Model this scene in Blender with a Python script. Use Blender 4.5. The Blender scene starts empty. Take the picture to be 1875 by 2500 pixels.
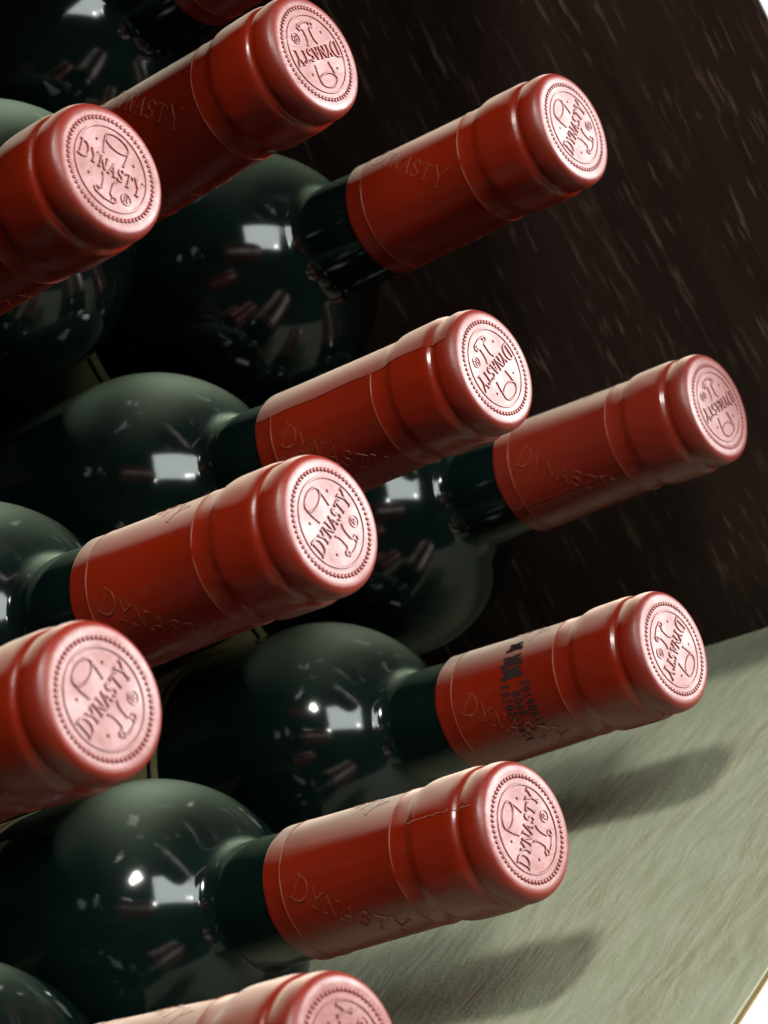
import bpy, bmesh, math, random
from mathutils import Vector, Matrix
random.seed(7)
MM = 0.001
S = bpy.context.scene
COL = S.collection

# ------------------------------------------------------------------ camera
# world: X along the shelf, Y into the shelf, Z up, shelf floor at Z = 0
def W(r, up, a):            # measured coordinates (mm, from the axis of a bottle lying on the floor)
    return Vector((r * MM, -a * MM, (up + 37.0) * MM))
cd = bpy.data.cameras.new('camera'); cam = bpy.data.objects.new('camera', cd); COL.objects.link(cam)
RX, UP, AX = (0.49172362, 0.3868923, -0.78007835), (-0.46590759, 0.87374196, 0.13966067), (0.73562083, 0.29476998, 0.60989561)
m = Matrix.Identity(4)
for c in range(3):
    m[0][c], m[1][c], m[2][c] = RX[c], -AX[c], UP[c]
m.translation = W(-340.2, 132.3, 271.7)
cam.matrix_world = m
cd.sensor_fit = 'VERTICAL'; cd.sensor_height = 36.0; cd.sensor_width = 27.0
cd.lens = 36.0 * 5429.66 / 2500.0
cd.clip_start = 0.01; cd.clip_end = 20.0
cd.dof.use_dof = True; cd.dof.focus_distance = 0.485; cd.dof.aperture_fstop = 27.0
S.camera = cam
S.view_settings.view_transform = 'Standard'; S.view_settings.look = 'None'
S.view_settings.exposure = 0.0; S.view_settings.gamma = 1.0
S.view_settings.use_curve_mapping = False

# ------------------------------------------------------------------ room light
wd = bpy.data.worlds.new('World'); S.world = wd; wd.use_nodes = True
bg = wd.node_tree.nodes['Background']; bg.inputs[0].default_value = (0.84, 1.0, 0.78, 1); bg.inputs[1].default_value = 0.028

def area(name, direction, dist, sx, sy, power, col, target=(40, 60, -40), shape='RECTANGLE', spread=180, xdir=None):
    t = W(*target)
    d = Vector((direction[0], -direction[2], direction[1])).normalized()
    L = bpy.data.lights.new(name, 'AREA'); L.shape = shape; L.size = sx; L.size_y = sy
    L.energy = power; L.color = col; L.spread = math.radians(spread)
    o = bpy.data.objects.new(name, L); COL.objects.link(o)
    o.location = t + d * dist
    o.rotation_euler = d.to_track_quat('Z', 'Y').to_euler()
    if xdir:
        e = Vector((xdir[0], -xdir[2], xdir[1])); e = (e - d * e.dot(d)).normalized()
        o.rotation_euler = Matrix((e, d.cross(e), d)).transposed().to_euler()
    return o
# ceiling panel and the two spots under its edge, seen as reflections on the shoulders
area('ceiling_panel_lamp', (-0.16, 0.55, 0.82), 1.20, 0.60, 0.44, 8.6, (0.90, 1.0, 0.95), xdir=(0.36, -0.265, 0.25))
area('ceiling_spot_lamp', (-0.46, 0.54, 0.71), 1.15, 0.045, 0.045, 0.40, (1.0, 0.98, 0.93), shape='DISK')
area('ceiling_spot_lamp', (-0.11, 0.36, 0.93), 1.15, 0.040, 0.040, 0.35, (1.0, 0.98, 0.93), shape='DISK')
# ceiling downlight that throws the neck shadows on the shelf floor
area('ceiling_downlight', (-0.30, 0.84, 0.44), 1.20, 0.17, 0.15, 9.8, (1.0, 0.98, 0.92))
# unseen area light out to the right, mirrored by the capsule tops
area('right_area_lamp', (0.74, -0.10, 0.65), 1.30, 0.76, 0.66, 43.0, (1.0, 0.97, 0.96), target=(40, 60, 0))

# ------------------------------------------------------------------ material helpers
def mat(name):
    M = bpy.data.materials.new(name); M.use_nodes = True
    nt = M.node_tree; b = nt.nodes['Principled BSDF']
    return M, nt, b
def node(nt, t, **kw):
    n = nt.nodes.new(t)
    for k, v in kw.items(): setattr(n, k, v)
    return n
def noise(nt, vec, scale, detail=4, rough=0.55):
    n = node(nt, 'ShaderNodeTexNoise'); n.inputs['Scale'].default_value = scale
    n.inputs['Detail'].default_value = detail; n.inputs['Roughness'].default_value = rough
    nt.links.new(vec, n.inputs['Vector']); return n.outputs['Fac']
def mapping(nt, scale, coord='Object'):
    tc = node(nt, 'ShaderNodeTexCoord'); mp = node(nt, 'ShaderNodeMapping')
    mp.inputs['Scale'].default_value = scale
    nt.links.new(tc.outputs[coord], mp.inputs['Vector']); return mp.outputs['Vector']
def ramp(nt, fac, stops):
    r = node(nt, 'ShaderNodeValToRGB'); e = r.color_ramp.elements
    e[0].position, e[0].color = stops[0][0], (*stops[0][1], 1)
    e[1].position, e[1].color = stops[-1][0], (*stops[-1][1], 1)
    for p, c in stops[1:-1]:
        q = e.new(p); q.color = (*c, 1)
    nt.links.new(fac, r.inputs['Fac']); return r.outputs['Color']
def mix(nt, fac, a, b, mode='MIX'):
    n = node(nt, 'ShaderNodeMix', data_type='RGBA', blend_type=mode)
    if isinstance(fac, float): n.inputs[0].default_value = fac
    else: nt.links.new(fac, n.inputs[0])
    for i, v in ((6, a), (7, b)):
        if isinstance(v, tuple): n.inputs[i].default_value = (*v, 1)
        else: nt.links.new(v, n.inputs[i])
    return n.outputs[2]
def bump(nt, b, h, strength, dist):
    n = node(nt, 'ShaderNodeBump'); n.inputs['Strength'].default_value = strength; n.inputs['Distance'].default_value = dist
    nt.links.new(h, n.inputs['Height']); nt.links.new(n.outputs['Normal'], b.inputs['Normal'])

def painted_sheen(nt, b, col, rough, lo=0.35, zone=None, glow_dir=(0, 0, 1)):
    # painted-in glow of light: velvet-like scatter, strongest where seen at a slant
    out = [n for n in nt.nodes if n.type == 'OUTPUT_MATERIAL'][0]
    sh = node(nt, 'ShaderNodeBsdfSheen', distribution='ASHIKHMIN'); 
    ge = node(nt, 'ShaderNodeNewGeometry'); sx = node(nt, 'ShaderNodeVectorMath', operation='DOT_PRODUCT'); nt.links.new(ge.outputs['Normal'], sx.inputs[0]); sx.inputs[1].default_value = glow_dir
    # glow goes on what faces up (and, on the glass, out of the shelf)
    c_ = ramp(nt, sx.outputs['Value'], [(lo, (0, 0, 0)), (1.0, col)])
    if zone:      # limits the glow to one stretch of the bottle
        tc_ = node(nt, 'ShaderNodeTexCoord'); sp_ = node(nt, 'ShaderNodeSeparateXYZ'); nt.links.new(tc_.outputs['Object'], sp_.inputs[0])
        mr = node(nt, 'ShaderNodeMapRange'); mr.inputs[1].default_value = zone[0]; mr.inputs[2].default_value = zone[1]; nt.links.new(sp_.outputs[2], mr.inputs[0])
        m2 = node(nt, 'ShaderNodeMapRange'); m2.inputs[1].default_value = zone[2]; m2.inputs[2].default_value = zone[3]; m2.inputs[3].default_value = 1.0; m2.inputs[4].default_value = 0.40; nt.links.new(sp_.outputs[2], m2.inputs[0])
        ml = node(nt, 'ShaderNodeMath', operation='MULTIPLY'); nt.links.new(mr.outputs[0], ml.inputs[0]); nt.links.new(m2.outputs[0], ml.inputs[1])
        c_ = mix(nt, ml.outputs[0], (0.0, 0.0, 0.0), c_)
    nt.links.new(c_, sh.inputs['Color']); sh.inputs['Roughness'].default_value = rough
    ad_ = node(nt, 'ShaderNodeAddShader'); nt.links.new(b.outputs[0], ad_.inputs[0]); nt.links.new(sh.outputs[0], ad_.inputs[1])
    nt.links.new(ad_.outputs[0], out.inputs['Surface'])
# red shrink capsule: satin plastic film with a fine brushed look along the bottle
def capsule_mat(name, c1, c2):
    M, nt, b = mat(name)
    v = mapping(nt, (900, 900, 40)); f = noise(nt, v, 1.0, 3)
    v2 = mapping(nt, (120, 120, 90)); f2 = noise(nt, v2, 1.0, 4)
    oi = node(nt, 'ShaderNodeObjectInfo')
    col = mix(nt, f2, c1, c2)
    hs = node(nt, 'ShaderNodeHueSaturation'); nt.links.new(col, hs.inputs['Color'])
    mv = node(nt, 'ShaderNodeMapRange'); nt.links.new(oi.outputs['Random'], mv.inputs[0]); mv.inputs[3].default_value = 0.86; mv.inputs[4].default_value = 1.10
    nt.links.new(mv.outputs[0], hs.inputs['Value']); col = hs.outputs[0]
    nt.links.new(col, b.inputs['Base Color'])
    rr = node(nt, 'ShaderNodeMapRange'); nt.links.new(f2, rr.inputs[0])
    rr.inputs[1].default_value = 0.3; rr.inputs[2].default_value = 0.7; rr.inputs[3].default_value = 0.22; rr.inputs[4].default_value = 0.38
    tz = node(nt, 'ShaderNodeTexCoord'); sz = node(nt, 'ShaderNodeSeparateXYZ'); nt.links.new(tz.outputs['Object'], sz.inputs[0])
    er = node(nt, 'ShaderNodeMapRange'); nt.links.new(sz.outputs[2], er.inputs[0])      # the pressed end is matt, the drawn sides are satin
    er.inputs[1].default_value = 0.2945; er.inputs[2].default_value = 0.2985; er.inputs[3].default_value = 0.0; er.inputs[4].default_value = 0.15
    ra = node(nt, 'ShaderNodeMath', operation='ADD'); nt.links.new(rr.outputs[0], ra.inputs[0]); nt.links.new(er.outputs[0], ra.inputs[1])
    nt.links.new(ra.outputs[0], b.inputs['Roughness'])
    b.inputs['IOR'].default_value = 1.50
    b.inputs['Specular IOR Level'].default_value = 0.62
    painted_sheen(nt, b, (0.80, 0.68, 0.55), 0.50, 0.80)  # pale light along the upper side, painted in as sheen
    v3 = mapping(nt, (170, 170, 55)); f3 = noise(nt, v3, 1.0, 3)
    sc = node(nt, 'ShaderNodeMath', operation='MULTIPLY_ADD'); sc.inputs[1].default_value = 6.0
    nt.links.new(f3, sc.inputs[0]); nt.links.new(f, sc.inputs[2])
    bump(nt, b, sc.outputs[0], 0.22, 0.00012)
    return M
M_CAP = capsule_mat('capsule_red', (0.200, 0.0115, 0.0020), (0.150, 0.0075, 0.0013))
M_CAP2 = capsule_mat('capsule_wine_red', (0.20, 0.017, 0.0075), (0.165, 0.013, 0.006))

def flat_mat(name, c, rough, spec=0.5):
    M, nt, b = mat(name); v = mapping(nt, (700, 700, 700)); f = noise(nt, v, 1.0, 3)
    nt.links.new(mix(nt, f, c, tuple(q * 0.75 for q in c)), b.inputs['Base Color'])
    b.inputs['Roughness'].default_value = rough; b.inputs['Specular IOR Level'].default_value = spec
    return M
M_PRINT = flat_mat('capsule_gold_print', (0.215, 0.026, 0.006), 0.5)
painted_sheen(M_PRINT.node_tree, M_PRINT.node_tree.nodes['Principled BSDF'], (0.9, 0.82, 0.66), 0.52, 0.76)  # same painted pale light over the print
M_INK = flat_mat('black_ink', (0.018, 0.010, 0.010), 0.6, 0.3)
M_HOLE = flat_mat('vent_hole_dark', (0.10, 0.012, 0.008), 0.8, 0.1)
M_GOLD = flat_mat('brass_edge', (0.30, 0.20, 0.085), 0.5)

# green-black bottle glass full of red wine, with a light glow painted on its shoulders
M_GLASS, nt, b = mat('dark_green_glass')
v = mapping(nt, (150, 150, 60)); f = noise(nt, v, 1.0, 5)
nt.links.new(ramp(nt, f, [(0.35, (0.0018, 0.0060, 0.0052)), (0.75, (0.0034, 0.0100, 0.0085))]), b.inputs['Base Color'])
b.inputs['Roughness'].default_value = 0.105; b.inputs['IOR'].default_value = 1.52; b.inputs['Specular IOR Level'].default_value = 0.44
painted_sheen(nt, b, (0.29, 0.37, 0.26), 0.55, 0.74, glow_dir=(0, -0.62, 0.785))
v = mapping(nt, (22, 22, 9)); f = noise(nt, v, 1.0, 2); bump(nt, b, f, 0.12, 0.0005)

M_LABEL, nt, b = mat('label_paper')
v = mapping(nt, (500, 500, 500)); f = noise(nt, v, 1.0, 4)
nt.links.new(ramp(nt, f, [(0.3, (0.10, 0.082, 0.028)), (0.7, (0.14, 0.115, 0.045))]), b.inputs['Base Color'])
b.inputs['Roughness'].default_value = 0.7

# dark side panel: open-pored oak veneer stained nearly black, pores run upright
M_WALL, nt, b = mat('black_oak_veneer')
v = mapping(nt, (560, 560, 70)); f1 = noise(nt, v, 1.0, 3, 0.5)
v = mapping(nt, (45, 45, 22)); f2 = noise(nt, v, 1.0, 3)
pore = ramp(nt, f1, [(0.575, (0, 0, 0)), (0.70, (1, 1, 1))])
zone = ramp(nt, f2, [(0.36, (0, 0, 0)), (0.58, (1, 1, 1))])
pz = mix(nt, 1.0, pore, zone, 'MULTIPLY')
v = mapping(nt, (90, 90, 9)); f3 = noise(nt, v, 1.0, 4)
base = ramp(nt, f3, [(0.3, (0.0135, 0.0070, 0.0054)), (0.7, (0.0280, 0.0148, 0.0108))])
nt.links.new(mix(nt, pz, base, (0.098, 0.064, 0.048)), b.inputs['Base Color'])  # light caught in the pores is painted as a paler colour
b.inputs['Roughness'].default_value = 0.55; b.inputs['Specular IOR Level'].default_value = 0.25
bump(nt, b, f1, 0.3, 0.0004)

# shelf floor: grey-green limed board, grain runs along the shelf (X)
M_FLOOR, nt, b = mat('grey_green_limed_board')
tc = node(nt, 'ShaderNodeTexCoord')
wob = node(nt, 'ShaderNodeTexNoise'); wob.inputs['Scale'].default_value = 28; wob.inputs['Detail'].default_value = 2
nt.links.new(tc.outputs['Object'], wob.inputs['Vector'])
ad = node(nt, 'ShaderNodeVectorMath', operation='MULTIPLY_ADD'); ad.inputs[1].default_value = (0.012, 0.012, 0)
nt.links.new(wob.outputs['Color'], ad.inputs[0]); nt.links.new(tc.outputs['Object'], ad.inputs[2])
mp = node(nt, 'ShaderNodeMapping'); mp.inputs['Scale'].default_value = (55, 260, 55); nt.links.new(ad.outputs[0], mp.inputs['Vector'])
g1 = noise(nt, mp.outputs[0], 1.0, 6, 0.62)
mp2 = node(nt, 'ShaderNodeMapping'); mp2.inputs['Scale'].default_value = (9, 34, 9); nt.links.new(ad.outputs[0], mp2.inputs['Vector'])
g2 = noise(nt, mp2.outputs[0], 1.0, 4)
ca = ramp(nt, g1, [(0.28, (0.29, 0.305, 0.200)), (0.50, (0.345, 0.362, 0.256)), (0.72, (0.40, 0.415, 0.305))])
cb = ramp(nt, g1, [(0.28, (0.25, 0.235, 0.145)), (0.52, (0.325, 0.335, 0.235)), (0.72, (0.39, 0.405, 0.295))])
zz = ramp(nt, g2, [(0.45, (0, 0, 0)), (0.68, (1, 1, 1))])
nt.links.new(mix(nt, zz, ca, cb), b.inputs['Base Color'])
b.inputs['Roughness'].default_value = 0.5; b.inputs['Specular IOR Level'].default_value = 0.3
fine = noise(nt, tc.outputs['Object'], 900, 5, 0.65)
zl = node(nt, 'ShaderNodeMapRange'); nt.links.new(g2, zl.inputs[0]); zl.inputs[1].default_value = 0.35; zl.inputs[2].default_value = 0.65; zl.inputs[3].default_value = 0.25
hm = node(nt, 'ShaderNodeMath', operation='MULTIPLY'); nt.links.new(g1, hm.inputs[0]); nt.links.new(zl.outputs[0], hm.inputs[1])
ha = node(nt, 'ShaderNodeMath', operation='MULTIPLY_ADD'); nt.links.new(fine, ha.inputs[0]); ha.inputs[1].default_value = 0.22; nt.links.new(hm.outputs[0], ha.inputs[2])
bump(nt, b, ha.outputs[0], 0.5, 0.0012)

M_WHITE, nt, b = mat('white_painted_wall')
v = mapping(nt, (60, 60, 60)); f = noise(nt, v, 1.0, 5)
nt.links.new(ramp(nt, f, [(0.3, (0.78, 0.80, 0.78)), (0.7, (0.86, 0.87, 0.85))]), b.inputs['Base Color'])
b.inputs['Roughness'].default_value = 0.6; bump(nt, b, f, 0.2, 0.001)

# ------------------------------------------------------------------ mesh helpers
def mesh_obj(name, verts, faces, material, parent=None, smooth=True):
    me = bpy.data.meshes.new(name); me.from_pydata(verts, [], faces); me.update()
    if material: me.materials.append(material)
    if smooth:
        me.polygons.foreach_set('use_smooth', [True] * len(me.polygons))
    o = bpy.data.objects.new(name, me); COL.objects.link(o)
    if parent: o.parent = parent
    return o
def fix_normals(o):
    bm = bmesh.new(); bm.from_mesh(o.data); bmesh.ops.recalc_face_normals(bm, faces=bm.faces); bm.to_mesh(o.data); bm.free()
def lathe(prof, n, zt, a0=0.0, a1=2 * math.pi):      # prof: (s, r) mm, s measured back from the capsule top
    full = abs(a1 - a0 - 2 * math.pi) < 1e-6
    k = n if full else n + 1
    V = []; F = []
    for s, r in prof:
        for i in range(k):
            t = a0 + (a1 - a0) * i / n
            V.append((r * MM * math.cos(t), r * MM * math.sin(t), (zt - s) * MM))
    for j in range(len(prof) - 1):
        for i in range(n):
            i2 = (i + 1) % k
            F.append((j * k + i, (j + 1) * k + i, (j + 1) * k + i2, j * k + i2))
    return V, F
def spline(pts, sub=6):                              # Catmull-Rom through the profile points
    out = []
    P = [pts[0]] + pts + [pts[-1]]
    for i in range(1, len(P) - 2):
        for k in range(sub):
            t = k / sub
            q = []
            for c in (0, 1):
                p0, p1, p2, p3 = P[i - 1][c], P[i][c], P[i + 1][c], P[i + 2][c]
                q.append(0.5 * (2 * p1 + (p2 - p0) * t + (2 * p0 - 5 * p1 + 4 * p2 - p3) * t * t + (3 * p1 - p0 - 3 * p2 + p3) * t ** 3))
            out.append(tuple(q))
    out.append(pts[-1]); return out
def ridge(V, F, pts, w, wt, h, place, closed=False, z0=-0.05):
    """raised line: trapezoid section swept along a 2-D polyline; place(x, y, z) -> vertex"""
    n = len(pts); base = len(V); prev = None
    for i in range(n):
        if closed: p, q = pts[i - 1], pts[(i + 1) % n]
        else: p, q = pts[max(i - 1, 0)], pts[min(i + 1, n - 1)]
        dx, dy = q[0] - p[0], q[1] - p[1]; L = math.hypot(dx, dy) or 1
        nx, ny = -dy / L, dx / L; x, y = pts[i]
        V += [place(x + nx * w / 2, y + ny * w / 2, z0), place(x + nx * wt / 2, y + ny * wt / 2, h),
              place(x - nx * wt / 2, y - ny * wt / 2, h), place(x - nx * w / 2, y - ny * w / 2, z0)]
    m_ = n if closed else n - 1
    for i in range(m_):
        a, c = base + 4 * i, base + 4 * ((i + 1) % n)
        for k in range(3): F.append((a + k, c + k, c + k + 1, a + k + 1))
    if not closed:
        F.append((base, base + 1, base + 2, base + 3)); e = base + 4 * (n - 1); F.append((e + 3, e + 2, e + 1, e))
def arc(cx, cy, rx, ry, d0, d1, n=12):
    return [(cx + rx * math.cos(math.radians(d0 + (d1 - d0) * i / n)), cy + ry * math.sin(math.radians(d0 + (d1 - d0) * i / n))) for i in range(n + 1)]

# serif capitals as strokes: (points, thick?) in a box 0..1 wide, 0..1 high
LET = {
 'D': [([(.22, .03), (.22, .97)], 1), ([(.04, .97), (.42, .97)] + arc(.42, .5, .50, .47, 90, -90, 12) + [(.04, .03)], 1)],
 'Y': [([(.10, .97), (.50, .48)], 1), ([(.90, .97), (.50, .48)], 0), ([(.50, .48), (.50, .03)], 1), ([(.00, .97), (.28, .97)], 0), ([(.72, .97), (1.0, .97)], 0), ([(.32, .03), (.68, .03)], 0)],
 'N': [([(.16, .03), (.16, .97)], 0), ([(.12, .97), (.84, .03)], 1), ([(.84, .03), (.84, .97)], 0), ([(.02, .03), (.30, .03)], 0), ([(.70, .97), (.98, .97)], 0)],
 'A': [([(.14, .03), (.50, .97)], 0), ([(.50, .97), (.86, .03)], 1), ([(.28, .36), (.72, .36)], 0), ([(.02, .03), (.28, .03)], 0), ([(.70, .03), (1.0, .03)], 0)],
 'S': [(arc(.50, .73, .32, .24, 20, 250, 12) + arc(.50, .26, .34, .24, 80, -160, 12), 1)],
 'T': [([(.50, .97), (.50, .03)], 1), ([(.04, .80), (.06, .97), (.94, .97), (.96, .80)], 0), ([(.32, .03), (.68, .03)], 0)],
 'E': [([(.2, .0), (.2, 1)], 0), ([(.2, 1), (.85, 1)], 0), ([(.2, .5), (.7, .5)], 0), ([(.2, 0), (.85, 0)], 0)],
 'B': [([(.2, 0), (.2, 1), (.7, 1), (.8, .75), (.6, .52), (.85, .25), (.7, 0), (.2, 0)], 0)],
 '0': [(arc(.5, .5, .35, .5, 0, 360, 12), 0)],
 '1': [([(.3, .8), (.55, 1), (.55, 0)], 0)],
 '2': [([(.15, .8), (.35, 1), (.7, 1), (.82, .75), (.15, 0), (.88, 0)], 0)],
 '3': [([(.15, 1), (.8, 1), (.45, .6), (.82, .35), (.7, .05), (.4, 0), (.15, .12)], 0)],
 '8': [(arc(.5, .75, .28, .25, -90, 270, 10) + arc(.5, .25, .34, .25, 90, -270, 10), 0)],
 '9': [(arc(.5, .72, .32, .28, 0, 360, 12) + [(.82, .72), (.6, 0)], 0)],
 '6': [([(.75, 1), (.3, .6)] + arc(.5, .28, .32, .28, 150, -210, 12), 0)],
 ' ': [],
}
def text(V, F, s, x0, y0, widths, heights, wk, wn, top, h, place, gap=0.0, fine=False):
    x = x0
    for i, ch in enumerate(s):
        w = widths[i] if isinstance(widths, list) else widths
        H = heights[i] if isinstance(heights, list) else heights
        for pts, k in LET[ch]:
            q = [(x + px * w, y0 + (py - .5) * H) for px, py in pts]
            ww = wk if k else wn
            if fine:
                z_ = [q[0]]
                for (ax_, ay_), (bx_, by_) in zip(q[:-1], q[1:]):
                    kk = max(1, int(math.hypot(bx_ - ax_, by_ - ay_) / 0.5))
                    z_ += [(ax_ + (bx_ - ax_) * t_ / kk, ay_ + (by_ - ay_) * t_ / kk) for t_ in range(1, kk + 1)]
                q = z_
            ridge(V, F, q, ww, ww * top, h, place)
        x += w + gap

# ------------------------------------------------------------------ the setting
def box(name, x0, x1, y0, y1, z0, z1, material, parent=None, bev=0.0):
    V = [(x, y, z) for x in (x0, x1) for y in (y0, y1) for z in (z0, z1)]
    F = [(0, 1, 3, 2), (4, 6, 7, 5), (0, 4, 5, 1), (2, 3, 7, 6), (0, 2, 6, 4), (1, 5, 7, 3)]
    o = mesh_obj(name, V, F, material, parent, smooth=False); fix_normals(o)
    if bev:
        mo = o.modifiers.new('bevel', 'BEVEL'); mo.width = bev; mo.segments = 3
    return o
X1, XL, YF, YB, ZT = 0.199, -0.62, -0.0430, 0.33, 0.306
fl = box('shelf_floor', XL, X1, YF + 0.0018, YB, -0.0007, 0.0, M_FLOOR, bev=0.0003); fl['kind'] = 'structure'
es = box('front_edge_strip', XL, X1 + 0.02, YF + 0.0004, YF + 0.0017, -0.0007, -0.0003, M_GOLD, fl)
sp = box('shelf_side_panel', X1, X1 + 0.0015, -0.0348, YB, -0.0016, ZT, M_WALL, bev=0.0004); sp['kind'] = 'structure'
bp = box('shelf_back_panel', XL, X1, YB, YB + 0.02, -0.02, ZT, M_WALL); bp['kind'] = 'structure'
lp = box('shelf_left_panel', XL - 0.02, XL, YF, YB, -0.02, ZT, M_WALL); lp['kind'] = 'structure'
tp = box('shelf_top_panel', XL, X1, -0.0345, YB, ZT, ZT + 0.02, M_WALL); tp['kind'] = 'structure'
wl = bpy.data.objects.new('wall', None); COL.objects.link(wl); wl['kind'] = 'structure'
T0, T1 = -0.0346, 0.02
box('wall_face', XL - 0.8, X1 + 1.2, YF + 0.0008, T1, -0.8, -0.0008, M_WHITE, wl)
box('wall_face', X1 + 0.0017, X1 + 1.2, T0, T1, -0.0016, ZT + 0.0206, M_WHITE, wl)
box('wall_face', XL - 0.8, XL - 0.0206, T0, T1, -0.0016, ZT + 0.0206, M_WHITE, wl)
box('wall_face', XL - 0.8, X1 + 1.2, T0, T1, ZT + 0.0208, ZT + 0.8, M_WHITE, wl)

# ------------------------------------------------------------------ one wine bottle
LEN = 300.0
cap_prof = [(0.0, 0.0), (0.0, 6.0), (0.0, 11.0)] + spline([(0.0, 11.6), (0.02, 12.5), (0.30, 13.42), (1.1, 14.2), (2.5, 14.60), (4.2, 14.66), (5.2, 14.47), (5.9, 14.27), (6.6, 14.36), (7.5, 14.92), (8.6, 15.14), (10.0, 15.18), (13.0, 15.16), (16.2, 15.14), (18.2, 15.02), (19.6, 14.62), (20.8, 14.36), (22.5, 14.32)], 5)
cap_prof += [(24.6, 14.34), (24.9, 14.43), (25.3, 14.43), (25.6, 14.35), (40.0, 14.60), (56.2, 14.92), (56.5, 14.98), (56.9, 14.98), (57.2, 14.94), (60.8, 15.06), (61.35, 15.10), (61.6, 15.00), (61.65, 14.70), (61.5, 14.2), (60.5, 13.9)]
def shoulder():
    rn, s0, r1, r2, R = 14.65, 76.3, 5.5, 36.2, 36.6
    dy = (rn + r1) - (R - r2); dx = math.sqrt((r1 + r2) ** 2 - dy ** 2); sc = s0 + dx; an = math.atan2(dy, dx)
    p = []
    for i in range(13):
        q = -math.pi / 2 + (-an + math.pi / 2) * i / 12; p.append((s0 + r1 * math.cos(q), rn + r1 + r1 * math.sin(q)))
    for i in range(1, 29):
        q = math.pi - an + (math.pi / 2 - math.pi + an) * i / 28; p.append((sc + r2 * math.cos(q), R - r2 + r2 * math.sin(q)))
    return p
glass_prof = [(58, 13.8), (62, 14.10), (66, 14.30), (70.5, 14.58)] + shoulder() + [(150, 36.6), (210, 36.6), (288, 36.4)] + arc(289, 25.5, 11, 10.8, 90, 0, 8) + [(299.5, 22), (292, 14), (280, 6), (276, 0.01)]

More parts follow.
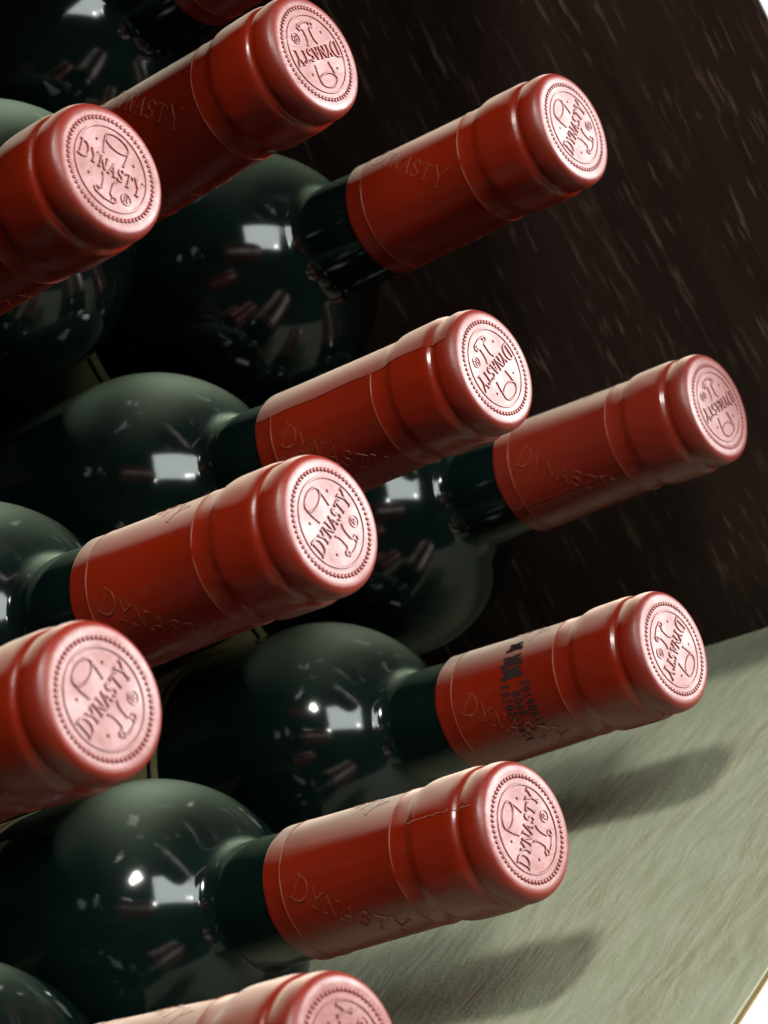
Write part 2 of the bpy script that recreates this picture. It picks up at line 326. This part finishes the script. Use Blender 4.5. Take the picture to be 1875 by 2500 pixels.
def face_place(x, y, z): return (x * MM, y * MM, (LEN + z) * MM)
def build_bottle():
    root = bpy.data.objects.new('wine_bottle', None); COL.objects.link(root); root.empty_display_size = 0.02
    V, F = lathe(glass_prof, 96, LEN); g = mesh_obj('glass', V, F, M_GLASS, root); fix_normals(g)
    # paper label on the body, its narrow border set off as a raised strip
    V, F = lathe([(140, 36.62), (140, 36.78), (228, 36.78), (228, 36.62)], 72, LEN, math.radians(-125), math.radians(125))
    lab = mesh_obj('label', V, F, M_LABEL, root, smooth=True)
    V, F = lathe([(142.2, 36.79), (142.2, 36.84), (143.8, 36.84), (143.8, 36.79)], 72, LEN, math.radians(-122), math.radians(122))
    mesh_obj('label_border', V, F, M_INK, lab)
    # capsule
    V, F = lathe(cap_prof, 112, LEN)
    for i_, (vx, vy, vz) in enumerate(V):        # shrunk film: not perfectly round, its cut edge slightly uneven
        s_ = LEN - vz / MM; t_ = math.atan2(vy, vx)
        if s_ > 4.5:
            k_ = min(1.0, (s_ - 4.5) / 4)
            dr = (0.035 * math.sin(5 * t_ + 0.11 * s_) + 0.03 * math.sin(11 * t_ - 0.23 * s_ + 1.0) + 0.02 * math.sin(17 * t_ + 0.5 * s_)) * k_
            rr_ = math.hypot(vx, vy) / MM; q_ = (rr_ + dr) / rr_ if rr_ > 14 else 1.0
            dz = (0.13 * math.sin(2 * t_ + 0.6) + 0.06 * math.sin(7 * t_)) if s_ > 60 else 0.0
            V[i_] = (vx * q_, vy * q_, vz + dz * MM)
    c = mesh_obj('capsule', V, F, M_CAP, root); fix_normals(c)
    # ring of beads
    V = []; F = []; NB = 64
    for i in range(NB):
        t = 2 * math.pi * i / NB; cx, cy = 10.95 * math.cos(t), 10.95 * math.sin(t)
        k0 = len(V); er, et = (math.cos(t), math.sin(t)), (-math.sin(t), math.cos(t))
        rings = [(1.0, -0.03), (0.82, 0.19), (0.5, 0.26)]
        for rr, hz in rings:
            for j in range(8):
                q = 2 * math.pi * j / 8; u, w_ = 0.56 * rr * math.cos(q), 0.49 * rr * math.sin(q)
                V.append(face_place(cx + er[0] * u + et[0] * w_, cy + er[1] * u + et[1] * w_, hz))
        V.append(face_place(cx, cy, 0.28))
        for a_ in range(2):
            for j in range(8):
                F.append((k0 + 8 * a_ + j, k0 + 8 * a_ + (j + 1) % 8, k0 + 8 * a_ + 8 + (j + 1) % 8, k0 + 8 * a_ + 8 + j))
        for j in range(8): F.append((k0 + 16 + j, k0 + 16 + (j + 1) % 8, k0 + 24))
    mesh_obj('bead_ring', V, F, M_CAP, c)
    V = []; F = []
    ridge(V, F, [(9.25 * math.cos(2 * math.pi * i / 96), 9.25 * math.sin(2 * math.pi * i / 96)) for i in range(96)], 0.62, 0.30, 0.22, face_place, closed=True)
    mesh_obj('ring_line', V, F, M_CAP, c, smooth=False)
    # lettering
    V = []; F = []
    ws = [2.75, 2.15, 2.25, 2.2, 1.75, 2.05, 2.75]; hs = [3.9, 3.0, 3.0, 3.0, 3.0, 3.0, 3.9]; gap = 0.20
    tot = sum(ws) + gap * 6
    x = -tot / 2
    text(V, F, 'DYNASTY', x, 0.0, ws, hs, 0.62, 0.36, 0.45, 0.30, face_place, gap)
    mesh_obj('embossed_lettering', V, F, M_CAP, c, smooth=False)
    # emblem: column with round top above the word, turned foot with scrolls below it
    V = []; F = []; ln = dict(w=0.64, wt=0.20, h=0.26, place=face_place)
    ridge(V, F, [(-2.6, 2.35), (-3.0, 4.4), (-3.1, 6.2)], **ln)
    ridge(V, F, [(2.6, 2.35), (3.0, 4.4), (3.1, 6.2)], **ln)
    ridge(V, F, arc(0, 6.35, 3.1, 1.65, 0, 360, 28)[:-1], closed=True, **ln)
    ridge(V, F, [(-1.9, -2.1), (-1.35, -2.9), (-1.15, -4.0), (-1.15, -5.6)], **ln)
    ridge(V, F, [(1.9, -2.1), (1.35, -2.9), (1.15, -4.0), (1.15, -5.6)], **ln)
    for sx in (-1, 1):
        ridge(V, F, [(sx * 1.15, -5.6), (sx * 1.7, -6.1), (sx * 2.5, -5.9), (sx * 2.9, -6.5), (sx * 2.4, -7.2), (sx * 1.7, -7.0), (sx * 1.75, -6.55)], **ln)
    ridge(V, F, [(-2.4, -7.2), (0, -7.55), (2.4, -7.2)], **ln)
    mesh_obj('embossed_emblem', V, F, M_CAP, c, smooth=False)
    # registered mark
    V = []; F = []; l2 = dict(w=0.30, wt=0.12, h=0.20, place=face_place)
    ridge(V, F, arc(5.0, -4.4, 1.25, 1.25, 0, 360, 20)[:-1], closed=True, **l2)
    ridge(V, F, [(4.6, -5.1), (4.6, -3.7), (5.2, -3.7), (5.5, -4.05), (5.2, -4.4), (4.6, -4.4)], **l2)
    ridge(V, F, [(5.05, -4.4), (5.5, -5.1)], **l2)
    mesh_obj('registered_mark', V, F, M_CAP, c, smooth=False)
    for hx, hy in ((-4.9, 4.3), (4.9, 4.3), (-4.9, -4.4)):
        V = [(hx * MM, hy * MM, (LEN + 0.03) * MM)] + [((hx + 0.36 * math.cos(q * math.pi / 6)) * MM, (hy + 0.36 * math.sin(q * math.pi / 6)) * MM, (LEN + 0.012) * MM) for q in range(12)]
        mesh_obj('vent_hole', V, [(0, 1 + q, 1 + (q + 1) % 12) for q in range(12)], M_HOLE, c, smooth=False)
    # pale word printed slantwise up the shaft of the capsule, three times round
    V = []; F = []
    for rep in range(3):
        t0 = math.radians(120 * rep + 150)
        ca, sa = math.cos(math.radians(-38)), math.sin(math.radians(-38))
        def shaft(x, y, z, t0=t0):
            u, w_ = x * ca - y * sa, x * sa + y * ca       # u runs from the base towards the top
            s = 53.0 - u; r = 14.35 + (s - 22.5) / 39.0 * 0.72 + 0.085 + z
            t = t0 - w_ / 14.6
            return (r * math.cos(t) * MM, r * math.sin(t) * MM, (LEN - s) * MM)
        text(V, F, 'DYNASTY', 0.0, 0.0, [4.6, 3.6, 3.7, 3.6, 3.0, 3.4, 4.4], [5.6] + [4.4] * 5 + [5.6], 0.42, 0.26, 0.8, 0.015, shaft, 0.4, True)
    mesh_obj('printed_lettering', V, F, M_PRINT, c, smooth=False)
    for s_, r_ in ((25.1, 14.44), (56.7, 14.99)):
        V, F = lathe([(s_ - 0.30, r_ - 0.10), (s_ - 0.22, r_ + 0.06), (s_ + 0.22, r_ + 0.06), (s_ + 0.30, r_ - 0.10)], 112, LEN)
        rg = mesh_obj('printed_ring', V, F, M_PRINT, c)
    return root

def copy_tree(o, parent=None):
    c = o.copy(); COL.objects.link(c); c.parent = parent
    for ch in list(o.children): copy_tree(ch, c)
    return c

# position of the capsule top (mm: along shelf, up from floor-row axis, out of the shelf), axis tilt, capsule spin, label spin, label text
BOT = [
 ('G', -80.0, 0.0, 5.6, (0.002, 0.008), 55, 140, 'wine bottle on the shelf floor whose capsule top is cut off by the bottom edge'),
 ('F', 0.0, 0.0, 0.0, (-0.001, 0.017), 34.2, 150, 'wine bottle on the shelf floor between the cut-off one and the ink-stamped one'),
 ('D2', 86.8, 0.0, -5.1, (-0.002, 0.006), -155.7, 120, 'wine bottle on the shelf floor with black ink stamp printed on its red capsule'),
 ('E', -77.0, 73.0, -7.3, (0.007, -0.006), 15.2, 150, 'wine bottle nearest the lens, its large pale capsule top low at the left edge'),
 ('D', -5.5, 74.3, -2.7, (-0.0136, -0.0111), 19.3, 150, 'wine bottle with plain red capsule resting above the middle floor bottle, picture centre'),
 ('C', 74.4, 79.2, -5.1, (0.0, 0.0), -170.4, 150, 'wine bottle whose red capsule has a pale overlap seam along its top'),
 ('C2', 151.0, 37.6, -1.6, (0.0, -0.013), 176.8, 100, 'wine bottle against the dark side panel with dull wine-red capsule top, farthest right'),
 ('A2', -0.4, 155.1, -13.7, (0.004, -0.0045), -53.1, 150, 'wine bottle whose pink capsule top shows at the upper left edge, word slanting down'),
 ('A', 72.4, 158.9, -7.3, (0.010, 0.004), 175.0, 140, 'wine bottle at the top with the word upside down on its capsule top'),
 ('B', 137.2, 117.1, 5.4, (-0.008, -0.016), 27.9, 110, 'wine bottle at upper right with torn curled tab under its capsule rim'),
 ('T', 133.0, 196.0, -8.0, (0.0, 0.0), 80, 150, 'wine bottle at the top left, just its dark body and a capsule sliver showing'),
]
proto = build_bottle(); first = True; PLACED = {}
for key, r_, u_, a_, (tx, ty), spin, lspin, lab in BOT:
    o = proto if first else copy_tree(proto); first = False
    z = Vector((tx, -1.0, ty)).normalized(); x = Vector((1, 0, 0)); y = z.cross(x).normalized(); x = y.cross(z)
    R = Matrix((x, y, z)).transposed().to_4x4()
    R.translation = W(r_, u_, a_) - z * (LEN * MM)
    o.matrix_world = R
    o['label'] = lab; o['category'] = 'wine bottle'; o['group'] = 'stacked wine bottles with red capsules'
    for ch in o.children:
        if ch.name.startswith('capsule'):
            ch.rotation_euler = (0, 0, math.radians(spin)); PLACED[key] = (o, ch, spin)
            for g in ch.children:
                if g.name.startswith('printed_lettering'): g.rotation_euler = (0, 0, math.radians(-spin + {'A': -45, 'B': -50, 'D': 10, 'E': 30, 'C2': -8, 'A2': 40}.get(key, 0)))
        if ch.name.startswith('label'): ch.rotation_euler = (0, 0, math.radians(lspin))

# ------------------------------------------------------------------ details that only some bottles have
def cap_child(key, name, V, F, material, smooth=True):
    o, ch, spin = PLACED[key]
    k = mesh_obj(name, V, F, material, ch, smooth); k.rotation_euler = (0, 0, math.radians(-spin)); return k
def rad(s):
    for (s0, r0), (s1, r1) in zip(cap_prof[:-1], cap_prof[1:]):
        if s0 <= s <= s1 and s1 > s0: return r0 + (r1 - r0) * (s - s0) / (s1 - s0)
    return 15.0
def cyl(t, s, h=0.0):        # t degrees round the bottle (0 = along the shelf, 90 = up)
    q = math.radians(t); r = rad(s) + (h + 0.08 if h > 0 else -0.06)
    return (r * math.cos(q) * MM, r * math.sin(q) * MM, (LEN - s) * MM)
def strip(key, name, path, w_deg, h, material):
    V = []; F = []
    for t, s in path:
        V += [cyl(t - w_deg / 2, s, 0.0), cyl(t - w_deg / 2 * .7, s, h), cyl(t + w_deg / 2 * .7, s, h), cyl(t + w_deg / 2, s, 0.0)]
    for i in range(len(path) - 1):
        for k in range(3): F.append((4 * i + k, 4 * i + k + 1, 4 * i + 5 + k, 4 * i + 4 + k))
    return cap_child(key, name, V, F, material)
# film overlap seam running the length of the capsule
def seam(key, t, s0, s1, wob=0.0):
    n = 40; path = [(t + wob * math.sin(i * 0.9) , s0 + (s1 - s0) * i / n) for i in range(n + 1)]
    strip(key, 'seam_line', path, 0.9, 0.05, M_CAP)
seam('A', 212, 3, 55); seam('F', 128, 2.6, 20, 0.5); seam('C2', 196, 30, 61); seam('D2', 240, 4, 20)
# overlap of the film on the bottle with the pale top strip
V = []; F = []; n = 60
for i in range(n + 1):
    s = 2.0 + 59.0 * i / n
    for k in range(9):
        t = 128 + 0.8 * math.sin(i * .35) - k * 9
        V.append(cyl(t, s, 0.10 if 0 < k < 8 else (0.10 if k == 0 else 0.0)))
for i in range(n):
    for k in range(8): F.append((9 * i + k, 9 * i + k + 1, 9 * i + 10 + k, 9 * i + 9 + k))
cap_child('C', 'film_overlap', V, F, M_CAP2)
# pull tabs: a curled lip of film below the rim
def tab(key, t0, t1, s0, lift):
    V = []; F = []; n = 16
    for i in range(n + 1):
        t = t0 + (t1 - t0) * i / n; k = math.sin(math.pi * i / n) ** 0.6
        for j, (ds, h) in enumerate(((-0.6, 0.02), (0.2, 0.35 * lift), (1.0, 0.75 * lift), (1.5, 0.95 * lift), (1.6, 0.70 * lift), (1.0, 0.30 * lift))):
            V.append(cyl(t, s0 + ds, 0.02 + h * k))
    for i in range(n):
        for j in range(5): F.append((6 * i + j, 6 * i + j + 1, 6 * i + 7 + j, 6 * i + 6 + j))
    o = cap_child(key, 'pull_tab', V, F, M_CAP); return o
tab('A', -75, -20, 7.5, 1.0); tab('A2', -75, -25, 7.8, 1.0); tab('B', -80, -25, 7.6, 1.3); tab('C2', -60, -25, 7.6, 1.2); tab('D2', -70, -30, 7.8, 0.8); tab('C', -80, -40, 7.6, 0.7)

# ink stamp on one capsule: two brushed characters and three lines of figures running round the shaft
V = []; F = []
def ink(x, y, z):            # x runs round the shaft (downwards, facing the lens), y towards the capsule top; mm
    s = 37.5 - y; r = rad(s) + 0.085 + z; t = math.radians(153) + x / 14.6
    return (r * math.cos(t) * MM, r * math.sin(t) * MM, (LEN - s) * MM)
def istroke(pts, w):
    q = [pts[0]]
    for (a0, b0), (a1, b1) in zip(pts[:-1], pts[1:]):
        kk = max(1, int(math.hypot(a1 - a0, b1 - b0) / 0.5))
        q += [(a0 + (a1 - a0) * t / kk, b0 + (b1 - b0) * t / kk) for t in range(1, kk + 1)]
    ridge(V, F, q, w, w * .9, 0.02, ink, z0=0.0)
for ox, k in ((-11.6, 0.75), (-7.2, 1.0), (-4.0, 1.0)):
    istroke([(ox - 1.3, -2.8 * k), (ox - 1.0, 0), (ox - 1.4, 2.6 * k)], 0.85)
    istroke([(ox + 0.9, -3.4 * k), (ox + 0.5, 0.2), (ox + 0.9, 3.4 * k)], 1.05)
    istroke([(ox - 1.6, 0.9 * k), (ox + 1.2, 1.4 * k)], 0.75); istroke([(ox - 1.5, -1.2 * k), (ox + 1.3, -0.7 * k)], 0.75)
    istroke([(ox - 0.2, -2.4 * k), (ox - 0.3, 2.9 * k)], 0.65)
text(V, F, '20190811', -1.6, 3.5, 1.25, 2.5, 0.46, 0.46, .9, 0.02, ink, 0.35, True)
text(V, F, 'B068 11', 0.6, 0.5, 1.25, 2.3, 0.46, 0.46, .9, 0.02, ink, 0.35, True)
text(V, F, 'EB20203011', -1.6, -2.6, 1.25, 2.3, 0.46, 0.46, .9, 0.02, ink, 0.35, True)
cap_child('D2', 'ink_stamp', V, F, M_INK, smooth=False)
# the capsule against the side panel is a duller, browner red
for o_ in [PLACED['C2'][1]] + list(PLACED['C2'][1].children):
    if o_.data.materials[0] == M_CAP:
        o_.data = o_.data.copy(); o_.data.materials[0] = M_CAP2
